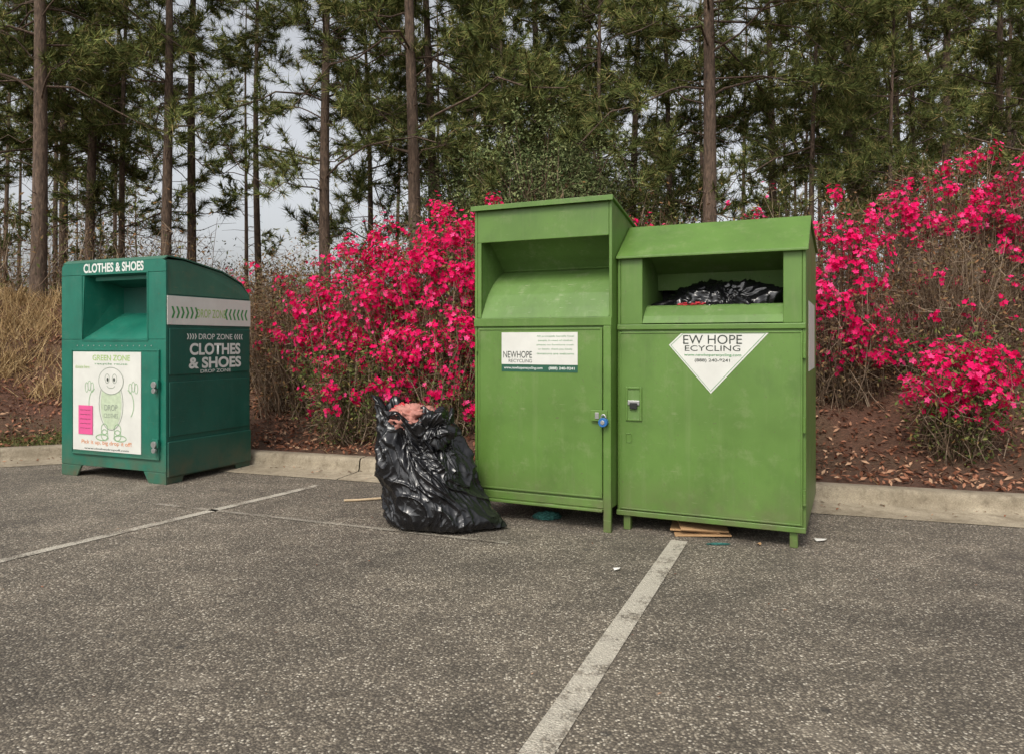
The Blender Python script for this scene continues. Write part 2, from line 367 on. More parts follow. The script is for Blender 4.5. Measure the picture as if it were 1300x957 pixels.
azalea(B+'.009',(3.72,6.0,.86),(.45,.38,.42),84,17,4000,60,seed=20)
azalea(B+'.010',(4.25,7.0,1.55),(.70,.5,.72),24,11,4200,560,RUSTLEAF,seed=21)
azalea(B+'.011',(-3.3,9.3,1.6),(.7,.5,.6),6,8,4500,200,RUSTLEAF,seed=22)
azalea(B+'.012',(-1.6,7.45,.80),(.6,.38,.42),36,13,4200,80,seed=23)

# ---------------------------------------------------------------- pines
def tuft(nn,wd,seed):
    rg=np.random.default_rng(seed); nd=norm(rg.normal(size=(nn,3))*.62+np.array([0,0,.75])); tv=[];tf=[]
    for i,dv in enumerate(nd):
        s=np.array([0,0,-rg.uniform(0,.6)]); sd=norm(np.cross(dv,rg.normal(size=3)))*wd
        L=rg.uniform(.65,1.05); tv+= [s-sd,s+sd,s+dv*L+np.array([0,0,-.06])]; tf.append((3*i,3*i+1,3*i+2))
    return np.array(tv),np.array(tf)
T_FINE=tuft(40,.030,1); T_LITE=tuft(14,.07,2)
def pine(seed,H=13.5,low=2.2,nb=60,crown=1.0,tr=.12,lite=False):
    rg=np.random.default_rng(seed); A=Acc(); TV,TF=T_LITE if lite else T_FINE
    K=14; zt=np.linspace(-.3,H,K); ph=rg.uniform(0,6)
    cxy=lambda z: np.stack([.12*np.sin(z*.35+ph)*(z/8),.12*np.cos(z*.3+ph*2)*(z/8)],-1)
    tp=np.concatenate([cxy(zt),zt[:,None]],1)[None]; R=(tr*(1-zt/H*.85))[None]; R[0,0]*=1.2
    V,F=tubes(tp,R,10); A.add(V,F,0)
    u=rg.uniform(0,1,nb); z=low+(H-low)*u; az=rg.uniform(0,2*np.pi,nb)
    L=crown*(.9+2.0*(1-u)**.6)*rg.uniform(.35,1.1,nb); sl=rg.uniform(-.25,.75,nb)
    o=np.concatenate([cxy(z),z[:,None]],1); dh=np.stack([np.cos(az),np.sin(az),np.zeros(nb)],1)
    t=np.linspace(0,1,6)[None,:,None]
    T=o[:,None]+dh[:,None]*L[:,None,None]*t; T[:,:,2]+= (sl*L)[:,None]*t[...,0]-(.4*L)[:,None]*t[...,0]**2
    T[:,1:]+=rg.normal(0,.07,(nb,5,3))
    V,F=tubes(T,np.linspace(.020,.006,6)[None]*(L/2.5)[:,None]+.002,4); A.add(V,F,0)
    ns=5 if lite else 10; m=nb*ns; bi=np.repeat(np.arange(nb),ns); tt=rg.uniform(.25,1,m)
    f=tt*5; i0=np.minimum(f.astype(int),4); fr=(f-i0)[:,None]; p0=T[bi,i0]*(1-fr)+T[bi,i0+1]*fr
    sd=np.stack([-dh[bi,1],dh[bi,0],np.zeros(m)],1)*rg.choice([-1,1],m)[:,None]
    dr=norm(dh[bi]*rg.uniform(.1,1,(m,1))+sd*rg.uniform(0,1,(m,1))+np.array([0,0,1])*rg.uniform(-.35,.7,(m,1)))
    sl2=rg.uniform(.25,.8,m)*(1.15-.5*tt)
    T2=np.stack([p0,p0+dr*sl2[:,None]*.5,p0+dr*sl2[:,None]+np.array([0,0,.05])],1)
    if not lite:
        V,F=tubes(T2,np.array([[.007,.005,.003]])*np.ones((m,1)),3); A.add(V,F,0)
    pos=[];dd=[]
    for w in ((1.0,.5) if lite else (1.0,.72,.42)):
        kk=rg.random(m)<(1 if w==1 else .75)
        q=T2[:,0]*(1-w)+T2[:,2]*w; pos.append(q[kk]); dd.append((dr+rg.normal(0,.3,dr.shape)+np.array([0,0,.25]))[kk])
    pos=np.concatenate(pos);dd=np.concatenate(dd)
    V,F=scatter(TV,TF,pos,frames(dd,rg),rg.uniform(.17,.27,len(pos))*(1.4 if lite else 1)); A.add(V,F,1)
    nbd=18; z=rg.uniform(.6,low+2,nbd); az=rg.uniform(0,2*np.pi,nbd); L=rg.uniform(.3,1.2,nbd)
    o=np.concatenate([cxy(z),z[:,None]],1); dh=np.stack([np.cos(az),np.sin(az),rg.uniform(-.3,.3,nbd)],1)
    T=o[:,None]+dh[:,None]*L[:,None,None]*np.linspace(0,1,4)[None,:,None]; T[:,1:]+=rg.normal(0,.06,(nbd,3,3))
    V,F=tubes(T,np.linspace(.010,.003,4)[None]*np.ones((nbd,1)),3); A.add(V,F,0)
    return A.mesh('pine_tree_mesh_%d'%seed,[BARK,NEEDLE])
variants=[pine(101,11.5,2.0,54),pine(102,11.5,2.6,50,.85,.10),pine(103,12,3.2,48,1.0,.125),pine(104,8,1.0,46,.7,.06),pine(105,13,5.5,32,.9,.10)]
lites=[pine(201,13.5,3.0,38,1.,.10,True),pine(202,14.5,5.0,32,.9,.09,True),pine(203,12,2.5,36,.9,.09,True)]
near=[(48,11.6,2,1.0),(112,14.5,1,1.),(210,13.2,1,1.),(243,15.5,4,1),(413,13.6,0,.95),(527,13.2,0,1.1),(549,15.8,2,1),(900,11.9,2,1.0),
(690,16.5,0,1),(765,14.2,3,1.15),(985,16.5,4,1),(1085,14.5,0,1),(1150,17.5,1,1),(1205,15,4,1),(1262,17,0,1),(1330,13.5,0,1),(-40,14,0,1),
(1030,12.6,3,.95),(330,20,4,1.),(155,15.2,3,1.2),(640,13.6,3,1.0),(1130,12.2,3,.8),(850,14.5,3,1.2),(470,16.5,3,1.2),(800,18.5,1,1.1),(80,17.5,1,1.1)]
for i,(p,yy,v,s) in enumerate(near):
    X=(p-650)/930*yy
    o=obj('pine_tree' if i==0 else 'pine_tree.%03d'%i,variants[v]); o.location=(X,yy,float(bank_h(X,yy))-.05)
    o.rotation_euler=(rng.normal(0,.02),rng.normal(0,.02),rng.uniform(0,6.28)); o.scale=(s,s,s)
fc=bpy.data.collections.new('distant_pines')
cnt=0
while cnt<108:
    yy=19+34*rng.random()**1.1; p=rng.uniform(-160,1460)
    dens=1.0 if p>600 else (.12 if 180<p<520 else .5)
    if rng.random()>dens: continue
    X=(p-650)/930*yy; o=bpy.data.objects.new('distant_pine.%03d'%cnt,lites[rng.integers(0,3)]); fc.objects.link(o)
    s=rng.uniform(.8,1.15); o.location=(X,yy,float(bank_h(X,yy))-.1); o.rotation_euler=(0,0,rng.uniform(0,6.28)); o.scale=(s*.9,s*.9,s); cnt+=1
e=empty('distant_pine_trees',(0,0,0)); e.instance_type='COLLECTION'; e.instance_collection=fc

def leafy(name,c,r,n,nst,mat,seed,ls=(.04,.08)):
    rg=np.random.default_rng(seed); c=np.array(c);r=np.array(r); A=Acc()
    g=float(bank_h(c[0],c[1])); m=nst
    d=norm(rg.normal(size=(m,3))); lump=1+.35*np.array([mnoise.noise(tuple(q*2+seed)) for q in d]); ends=c+d*r*lump[:,None]*rg.uniform(.4,1,(m,1))
    base=np.stack([c[0]+rg.normal(0,.1,m),c[1]+rg.normal(0,.1,m),np.full(m,g-.05)],1)
    t=np.linspace(0,1,5)[None,:,None]; mid=(base+ends)/2; mid[:,:2]=mid[:,:2]*.4+base[:,:2]*.6
    T=(1-t)**2*base[:,None]+2*t*(1-t)*mid[:,None]+t**2*ends[:,None]; T[:,1:]+=rg.normal(0,.04,(m,4,3))
    V,F=tubes(T,np.linspace(.02,.004,5)[None]*np.ones((m,1)),4); A.add(V,F,0)
    e=rg.integers(0,m,n); lp=ends[e]+rg.normal(0,.13,(n,3))*np.array([1,1,.8])
    V,F=scatter(leafv,lf,lp,frames(norm(rg.normal(size=(n,3))+np.array([0,0,.5])),rg),rg.uniform(*ls,n)); A.add(V,F,1)
    return obj(name,A.mesh(name,[TWIG,mat]))
leafy('wax_myrtle',(.55,12.6,3.6),(1.3,1.0,1.6),24000,230,MYRT,31)
leafy('wax_myrtle.001',(-.9,14.2,3.5),(1.2,1.0,1.4),18000,180,MYRT,32)
leafy('wax_myrtle.002',(2.6,15.2,3.6),(1.3,1.0,1.5),14000,170,MYRT,33)
A=Acc(); n=2200
ux=rng.uniform(-16,16,n); uy=rng.uniform(11.2,19,n); q=(ux/uy>-.42)&(ux/uy<-.2); hh=rng.uniform(.4,1.9,n)*np.where(q,.5,1)
b0=np.stack([ux,uy,bank_h(ux,uy)-.05],1); dr=norm(np.stack([rng.normal(0,.35,n),rng.normal(0,.35,n),np.ones(n)],1)); T=b0[:,None]+dr[:,None]*hh[:,None,None]*np.linspace(0,1,4)[None,:,None]; T[:,1:]+=rng.normal(0,.05,(n,3,3))
V,F=tubes(T,np.linspace(.011,.003,4)[None]*np.ones((n,1)),3); A.add(V,F,0)
m=n*4; s=rng.integers(0,n,m); p0=T[s,rng.integers(1,4,m)]; d2=norm(rng.normal(0,1,(m,3))+np.array([0,0,.7])); L=rng.uniform(.1,.6,m)
T2=np.stack([p0,p0+d2*L[:,None]*.5+rng.normal(0,.03,(m,3)),p0+d2*L[:,None]],1); V,F=tubes(T2,np.array([[.005,.004,.002]])*np.ones((m,1)),3); A.add(V,F,0)
m=40000; s=rng.integers(0,n,m); lp=T[s,rng.integers(1,4,m)]+rng.normal(0,.2,(m,3)); V,F=scatter(leafv,lf,lp,frames(rng.normal(size=(m,3))),rng.uniform(.04,.10,m)); h=m//2
A.add(V[:h*4],F[:h],1); A.add(V[h*4:],F[h:]-h*4,2)
obj('undergrowth',A.mesh('undergrowth',[TWIG,RUSTLEAF,LEAF]))

# ---------------------------------------------------------------- text
def text(parent,name,s,x,z,w,h,mat,y=-.004,side=None,bold=0.0):
    c=bpy.data.curves.new(name,'FONT'); c.body=s; c.align_x='CENTER'; c.align_y='CENTER'; c.size=1; c.offset=bold
    o=bpy.data.objects.new(name,c); COL.objects.link(o); bpy.context.view_layer.update()
    bb=[Vector(q) for q in o.bound_box]; x0=min(q.x for q in bb);x1=max(q.x for q in bb);y0=min(q.y for q in bb);y1=max(q.y for q in bb)
    me=bpy.data.meshes.new_from_object(o); bpy.data.objects.remove(o)
    sx=w/(x1-x0); sy=h/(y1-y0); cx_,cy_=(x0+x1)/2,(y0+y1)/2
    for v in me.vertices: 
        a_=(v.co.x-cx_)*sx; b_=(v.co.y-cy_)*sy
        if side is None: v.co=(x+a_,y,z+b_)
        else: v.co=(side,x+a_,z+b_)
    me.materials.clear(); me.materials.append(mat); me.name=name
    return obj(name,me,parent)
def poly(parent,name,pts,y,mat,side=None):
    v=[(x,y,z) if side is None else (side,x,z) for x,z in pts]
    return py_obj(name,v,[tuple(range(len(v)))],mat,parent)
def ell(x,z,rx,rz,n=28,a0=0,a1=2*math.pi): return [(x+rx*math.cos(a0+(a1-a0)*i/n),z+rz*math.sin(a0+(a1-a0)*i/n)) for i in range(n)]

# ---------------------------------------------------------------- green bin A (tall)
def rodframe(parent,name,x0,x1,z0,z1,y0,y1,w,mat):
    box(name+'_l',parent,x0,x0+w,y0,y1,z0,z1,mat,.003); box(name+'_r',parent,x1-w,x1,y0,y1,z0,z1,mat,.003)
    box(name+'_t',parent,x0+w,x1-w,y0,y1,z1-w,z1,mat,.003); box(name+'_b',parent,x0+w,x1-w,y0,y1,z0,z0+w,mat,.003)
RA=math.radians(-25)
A_=empty('clothing_donation_bin',(-.256,5.046,0),RA); W=.98
sp=[(.0,.15),(1.15,.15),(1.15,1.86),(0,2.10)]
prism_x('side_panel_1',A_,sp,0,.02,GREEN); prism_x('side_panel_2',A_,sp,W-.02,W,GREEN)
box('back_panel',A_,.021,W-.021,1.13,1.149,.16,1.855,GREEN)
box('floor_panel',A_,.021,W-.021,.03,1.129,.155,.17,GREEN)
prism_x('roof',A_,[(-.03,2.106),(1.18,1.854),(1.18,1.868),(-.03,2.122)],-.015,W+.015,GREEN,.003)
box('roof_lip',A_,-.015,W+.015,-.036,-.030,2.09,2.124,GREEN,.002)
box('header_panel',A_,.021,W-.021,0,.018,1.875,2.094,GREEN)
box('opening_post_l',A_,.021,.05,0,.03,1.36,1.874,GREEN)
box('lower_rail',A_,.0,W,-.014,-.001,1.302,1.358,GREEN)
box('front_wall',A_,.021,W-.021,.002,.02,.16,1.357,GREEN)
sheet_x('chute_lower',A_,[(.0,1.358),(.04,1.43),(.10,1.52),(.18,1.60),(.27,1.66),(.36,1.70)],.052,W-.022,GREEN_IN)
sheet_x('chute_upper',A_,[(.36,1.704),(.30,1.76),(.12,1.90)],.052,W-.022,GREEN_IN)
sheet_x('chute_seam',A_,[(.345,1.705),(.352,1.715),(.366,1.715)],.06,W-.03,GREEN_IN,.012)
prism_x('chute_cheek_1',A_,[(.019,1.36),(.37,1.36),(.37,1.9),(.019,1.9)],.042,.05,GREEN_IN,0)
box('door',A_,.035,W-.06,-.012,.0,.21,1.29,GREEN,.004)
rodframe(A_,'door_fold',.035,W-.06,.21,1.29,-.017,-.0125,.012,GREEN)
box('door_post',A_,W-.048,W+.002,-.03,-.0005,.0,1.30,GREEN,.004)
box('bottom_sill',A_,.0,W-.05,-.022,-.002,.148,.198,GREEN,.004)
box('bottom_flange',A_,.0,W-.05,-.05,.04,.128,.146,GREEN,.004)
for i,(x,y) in enumerate([(.03,.03),(.03,1.07),(W-.09,1.07)]): box('leg_%d'%i,A_,x,x+.05,y,y+.05,0,.149,GREEN)
for i,z in enumerate((.34,1.18)): cyl('hinge_%d'%i,A_,(.024,-.016,z-.05),(.024,-.016,z+.05),.011,GREEN)
box('label_panel',A_,.212,.755,-.0145,-.0125,1.05,1.262,WHITE,0)
box('label_strip',A_,.212,.755,-.0145,-.0125,1.002,1.048,DGREEN_T,0)
text(A_,'lettering_1','NEWHOPE',.33,1.115,.21,.045,BLACK_T,-.0155,bold=.005)
text(A_,'lettering_2','RECYCLING',.35,1.073,.17,.022,BLACK_T,-.0155)
text(A_,'lettering_3','www.newhoperecycling.com',.37,1.025,.28,.022,WHITE_T,-.0155,bold=.012)
text(A_,'lettering_4','(888) 240-9241',.645,1.025,.18,.022,WHITE_T,-.0155,bold=.02)
for i in range(5): text(A_,'small_print_%d'%i,['All proceeds benefit local','people in need of clothes','please no furniture trash','or books  thank you kindly','donations are welcome'][i],.60,1.235-i*.028,.26-.02*(i%2),.013,GREEN_T,-.0155)
box('hasp_plate',A_,W-.13,W-.02,-.036,-.0305,.70,.77,GREEN,.003)
box('hasp_slot',A_,W-.10,W-.075,-.04,-.0365,.715,.755,STEEL,.002)
def torus_arc(name,parent,c,R,r,mat,a0=0,a1=math.pi,ns=14):
    P=np.array([[(c[0]+R*math.cos(a0+(a1-a0)*i/ns),c[1],c[2]+R*math.sin(a0+(a1-a0)*i/ns)*1.3) for i in range(ns+1)]])
    V,F=tubes(P,np.full((1,ns+1),r),8); return obj(name,raw_mesh(name,V,[(F,0)],[mat],True),parent)
torus_arc('padlock_shackle',A_,(W-.04,-.052,.725),.015,.005,STEEL)
cyl('padlock_body',A_,(W-.04,-.070,.697),(W-.04,-.036,.697),.029,BLUE)
cyl('padlock_face',A_,(W-.04,-.0735,.697),(W-.04,-.0705,.697),.014,STEEL)

# ---------------------------------------------------------------- green bin B (wide)
B_=empty('clothing_donation_bin.001',(.680,4.722,0),RA); W=1.13
sp=[(0,.10),(1.2,.10),(1.2,1.84),(.30,1.955),(0,1.752)]
prism_x('side_panel_1',B_,sp,0,.02,GREEN); prism_x('side_panel_2',B_,sp,W-.02,W,GREEN)
box('back_panel',B_,.021,W-.021,1.18,1.199,.11,1.835,GREEN)
box('floor_panel',B_,.021,W-.021,.03,1.179,.105,.12,GREEN)
prism_x('roof',B_,[(.296,1.958),(1.22,1.84),(1.22,1.855),(.30,1.974)],-.0,W+.015,GREEN,.003)
prism_x('hood',B_,[(-.035,1.742),(-.035,1.728),(-.02,1.728),(.295,1.957),(.298,1.974),(.28,1.974)],-.0,W+.015,GREEN,.003)
box('front_cheek_l',B_,.021,.163,0,.016,1.31,1.752,GREEN); box('front_cheek_r',B_,1.005,W-.021,0,.016,1.31,1.752,GREEN)
box('cheek_return_l',B_,.155,.163,.0165,.55,1.31,1.78,GREEN_IN,0); box('cheek_return_r',B_,1.005,1.013,.0165,.55,1.31,1.78,GREEN_IN,0)
sheet_x('chute_lip',B_,[(.0,1.315),(.03,1.36),(.10,1.42),(.13,1.43),(.2,1.38)],.164,1.004,GREEN_IN)
box('chute_shade_sheet',B_,.164,1.004,.55,.56,1.2,1.9,DARK,0)  # near-black sheet painting the shade deep in the opening
sheet_x('baffle',B_,[(.14,1.79),(.40,1.66),(.42,1.55)],.164,1.004,GREEN_IN)
box('mid_rail',B_,0,W,-.016,-.001,1.275,1.309,GREEN,.005)
box('front_wall',B_,.021,W-.021,.0,.018,.11,1.308,GREEN)
box('door',B_,.018,W-.018,-.014,-.001,.135,1.262,GREEN,.004)
rodframe(B_,'door_fold',.018,W-.018,.135,1.262,-.019,-.0145,.010,GREEN)
box('bottom_sill',B_,0,W,-.024,-.002,.095,.128,GREEN,.004)
for i,(x,y) in enumerate([(.04,.0),(W-.09,.0),(.04,1.12),(W-.09,1.12)]): box('leg_%d'%i,B_,x,x+.045,y,y+.05,0,.099,GREEN)
for i,z in enumerate((.3,.72,1.15)): cyl('hinge_%d'%i,B_,(W-.008,-.02,z-.045),(W-.008,-.02,z+.045),.010,GREEN)
rodframe(B_,'lock_frame',.06,.165,.70,.915,-.024,-.0145,.014,GREEN)
box('lock_recess',B_,.074,.151,-.0165,-.0145,.714,.901,GREEN_IN,0)
box('lock_bar',B_,.074,.151,-.026,-.017,.80,.83,STEEL,.003)
box('lock_puck',B_,.088,.137,-.035,-.0265,.775,.815,DARK,.006)
rodframe(B_,'small_tag',.06,.10,.56,.62,-.018,-.0145,.006,GREEN)
stk=[(.336,1.18),(.592,.887),(.929,1.255),(.415,1.255)]
poly(B_,'diamond_sticker',stk,-.0162,WHITE)
def outline(parent,name,pts,w,y,mat,sh=.93):
    cxx=sum(p[0] for p in pts)/len(pts);czz=sum(p[1] for p in pts)/len(pts)
    n=len(pts); a=[(cxx+(p[0]-cxx)*sh,y,czz+(p[1]-czz)*sh) for p in pts]; b=[(cxx+(p[0]-cxx)*(sh-w),y,czz+(p[1]-czz)*(sh-w)) for p in pts]
    return py_obj(name,a+b,[(i,(i+1)%n,(i+1)%n+n,i+n) for i in range(n)],mat,parent)
outline(B_,'sticker_border',stk,.015,-.0172,GREEN_T,.95)
text(B_,'lettering_1','EW HOPE',.60,1.213,.35,.055,BLACK_T,-.0176)
text(B_,'lettering_2','ECYCLING',.60,1.160,.33,.034,BLACK_T,-.0176)
text(B_,'lettering_3','www.newhoperecycling.com',.60,1.118,.34,.020,GREEN_T,-.0176,bold=.01)
text(B_,'lettering_4','(888) 240-9241',.60,1.085,.21,.024,BLACK_T,-.0176,bold=.01)
box('side_label',B_,W+.0005,W+.0025,.25,.95,1.02,1.45,WHITE,0)

# ---------------------------------------------------------------- teal bin
T_=empty('clothing_donation_bin.002',(-4.088,6.668,0),math.radians(-23)); W=1.286; Dp=.97
def ext(name,prof,x0,x1,mat): return prism_x(name,T_,prof,x0,x1,mat,.006)
sp=[(0,.0),(.16,.0),(.18,.05),(.78,.05),(.80,0),(Dp,0),(Dp,1.60),(0,1.60)]
ext('side_panel_1',sp,0,.02,TEAL_SHADE); ext('side_panel_2',sp,W-.02,W,TEAL_SHADE)
def shoulder(name,xb,xt,mat):
    lo=[(0.0,1.602),(Dp,1.602)]; hi=[(Dp,1.64),(.88,1.74),(.64,1.83),(.2,1.90),(.0,1.895)]
    v=[(xb,y,z) for y,z in lo]+[(xt if z>1.7 else (xb+xt)/2,y,z) for y,z in hi]
    py_obj(name,v,[tuple(range(len(v)))],mat,T_,0,False,.012)
shoulder('shoulder_1',.006,.035,TEAL_TOP); shoulder('shoulder_2',W-.006,W-.035,TEAL_TOP)
sheet_x('roof',T_,[(-.01,1.895),(.03,1.925),(.2,1.918),(.64,1.845),(.88,1.755),(Dp+.01,1.64),(Dp+.01,1.60)],.02,W-.02,TEAL_TOP,.012)
box('back_panel',T_,.021,W-.021,Dp-.02,Dp-.001,.06,1.6,TEAL_SHADE)
box('floor_panel',T_,.021,W-.021,.03,Dp-.03,.09,.105,TEAL_SHADE)
def fq(name,pts,mat=TEAL): 
    n=len(pts); v=[(x,-.012,z) for x,z in pts]+[(x,.008,z) for x,z in pts]
    f=[tuple(range(n)),tuple(reversed(range(n,2*n)))]+[(i,i+n,(i+1)%n+n,(i+1)%n) for i in range(n)]
    return py_obj(name,v,f,mat,T_,.004)
fq('front_top',[(.0,1.792),(W,1.792),(W-.004,1.875),(W-.05,1.905),(.05,1.905),(.004,1.875)])
fq('front_left',[(0,1.22),(.27,1.22),(.30,1.79),(0,1.79)]); fq('front_right',[(1.075,1.22),(W,1.22),(W,1.79),(1.06,1.79)])
fq('front_mid',[(0,.10),(W,.10),(W,1.218),(0,1.218)])
fq('foot_1',[(0,0),(.20,0),(.26,.098),(0,.098)]); fq('foot_2',[(W-.20,0),(W,0),(W,.098),(W-.26,.098)])
def hopper(name,pts,mat): py_obj(name,pts,[(0,1,2,3)],mat,T_,0,False,.006)
o_=[(.27,0,1.22),(1.075,0,1.22),(1.06,0,1.79),(.30,0,1.79)]; i_=[(.36,.34,1.46),(.99,.34,1.46),(.99,.34,1.70),(.36,.34,1.70)]
hopper('hopper_bottom',[o_[0],o_[1],i_[1],i_[0]],TEAL); hopper('hopper_top',[o_[3],o_[2],i_[2],i_[3]],TEAL_SHADE)
hopper('hopper_left',[o_[0],i_[0],i_[3],o_[3]],TEAL); hopper('hopper_right',[o_[1],i_[1],i_[2],o_[2]],TEAL); hopper('hopper_back',i_,TEAL_SHADE)
rodframe(T_,'opening_rim',.262,1.083,1.205,1.80,-.018,-.0125,.012,TEAL)
fr=box('awning_fold',T_,.36,.99,.05,.07,1.74,1.785,TEAL)
box('door',T_,.150,1.225,-.026,-.0125,.205,1.135,TEAL,.004)
rodframe(T_,'door_fold',.150,1.225,.205,1.135,-.032,-.0265,.014,TEAL)
box('poster',T_,.178,1.020,-.031,-.0285,.243,1.112,WHITE,0)
PY=-.0325
GREY_T=simple('faded_print',(.26,.30,.24),.5,.15,30); PALE_L=simple('faded_green_print',(.25,.40,.22),.5,.15,30); PALEG=simple('pale_green_print',(.46,.54,.38),.5,.2,25)
text(T_,'poster_title','GREEN ZONE',.66,1.06,.46,.05,LGREEN_T,PY,bold=.01)
text(T_,'poster_sub','recycle reuse',.66,1.005,.40,.022,GREEN_T,PY)
text(T_,'poster_slogan','Pick it up, big drop it off!',.60,.315,.62,.045,ORANGE_T,PY,bold=.005)
text(T_,'poster_web','www.clothesdropoff.com',.60,.262,.55,.022,BLACK_T,PY,bold=.01)
text(T_,'poster_hand_l','donate here',.30,.98,.18,.03,LGREEN_T,PY)
def ring(name,x,z,rx,rz,w,mat,a0=0,a1=2*math.pi,y=PY):
    n=30
    a=[(x+rx*math.cos(a0+(a1-a0)*i/n),y,z+rz*math.sin(a0+(a1-a0)*i/n)) for i in range(n+1)]
    b=[(x+(rx-w)*math.cos(a0+(a1-a0)*i/n),y,z+(rz-w)*math.sin(a0+(a1-a0)*i/n)) for i in range(n+1)]
    py_obj(name,a+b,[(i,i+1,i+1+n+1,i+n+1) for i in range(n)],mat,T_)
poly(T_,'mascot_body',ell(.66,.66,.13,.22),PY+.0007,PALEG); ring('mascot_outline',.66,.66,.15,.23,.007,GREY_T)
poly(T_,'mascot_face',ell(.66,.86,.15,.115),PY-.0006,WHITE); ring('mascot_head',.66,.86,.155,.12,.007,GREY_T,y=PY-.001)
for i,s_ in enumerate((-1,1)):
    ring('eye_%d'%i,.66+s_*.045,.88,.030,.042,.006,GREY_T,y=PY-.0014); poly(T_,'pupil_%d'%i,ell(.66+s_*.04,.872,.012,.018),PY-.0014,BLACK_T)
    ring('arm_%d'%i,.66+s_*.19,.66,.09,.13,.008,PALE_L, -math.pi*.3 if s_>0 else math.pi*.55, math.pi*.45 if s_>0 else math.pi*1.3)
    for j in range(3): ring('finger_%d_%d'%(i,j),.66+s_*(.235+.035*j),.80+.015*(j%2),.022,.045,.006,PALE_L)
    for j in range(2): ring('leg_ring_%d_%d'%(i,j),.66+s_*.08,.44-.05*j,.045,.05,.008,PALE_L)
    ring('shoe_%d'%i,.66+s_*.11,.365,.08,.030,.009,PALE_L,y=PY-.0006)
ring('mouth',.66,.82,.05,.025,.006,GREY_T,math.pi,2*math.pi,PY-.0014)
text(T_,'belly_text','DROP',.66,.63,.16,.05,GREY_T,PY-.001,bold=.005); text(T_,'belly_text_2','CLOTHES',.66,.56,.17,.04,GREY_T,PY-.001)
box('pink_notice',T_,.255,.435,-.0365,-.0350,.385,.64,PINK,0)
for i in range(5): text(T_,'notice_line_%d'%i,'please keep area',.345,.60-i*.04,.13,.014,BLACK_T,-.0372)
for i,z in enumerate((.34,.84)):
    box('lock_housing_%d'%i,T_,1.165,1.235,-.05,-.033,z-.03,z+.045,TEAL,.004); cyl('lock_%d'%i,T_,(1.20,-.065,z),(1.20,-.0505,z),.028,STEEL); cyl('lock_ball_%d'%i,T_,(1.205,-.07,z-.05),(1.205,-.052,z-.05),.022,STEEL)
for i in range(14): cyl('rivet_%d'%i,T_,(.21+i*.07,-.0145,1.165),(.21+i*.07,-.0125,1.165),.006,STEEL,8)
text(T_,'title','CLOTHES & SHOES',.66,1.850,.74,.082,WHITE_T,-.0135,bold=.03)
S_=W+.012
box('side_fold_1',T_,W+.0005,W+.010,.02,Dp-.02,.92,1.315,TEAL_SHADE,.006)
box('side_fold_2',T_,W+.0005,W+.010,.02,Dp-.02,.40,.86,TEAL_SHADE,.006)
box('side_kick',T_,W+.0005,W+.016,.0,Dp,.06,.36,TEAL_SHADE,.008)
box('side_band',T_,W+.0005,W+.006,.0,Dp,1.345,1.59,WHITE,0)
for i in range(6):
    for sd in (0,1):
        x0=.04+i*.05 if sd==0 else Dp-.04-i*.05; k_=1 if sd==0 else -1
        poly(T_,'chevron_%d_%d'%(i,sd),[(x0,1.40),(x0+.02*k_,1.40),(x0+.04*k_,1.45),(x0+.02*k_,1.50),(x0,1.50),(x0+.02*k_,1.45)],0,GREEN_T,side=W+.0068)
text(T_,'band_text','DROP ZONE',.485,1.45,.34,.075,LGREEN_T,side=W+.0068,bold=.01)
text(T_,'side_text_1','CLOTHES',.53,1.135,.60,.105,WHITE_T,side=S_,bold=.035)
text(T_,'side_text_2','& SHOES',.53,1.015,.62,.10,WHITE_T,side=S_,bold=.035)
text(T_,'side_text_0','DROP ZONE',.53,1.245,.40,.050,WHITE_T,side=S_,bold=.01)
text(T_,'side_text_3','DROP ZONE',.53,.94,.36,.030,WHITE_T,side=S_,bold=.01)
for i in range(4):
    for sd in (0,1):
        for zz in (1.245,):
            x0=.20+i*.028 if sd==0 else .86-i*.028; k_=1 if sd==0 else -1
            poly(T_,'mini_chevron_%d_%d_%d'%(i,sd,int(zz*100)),[(x0,zz-.025),(x0+.012*k_,zz-.025),(x0+.024*k_,zz),(x0+.012*k_,zz+.025),(x0,zz+.025),(x0+.012*k_,zz)],0,WHITE_T,side=S_)

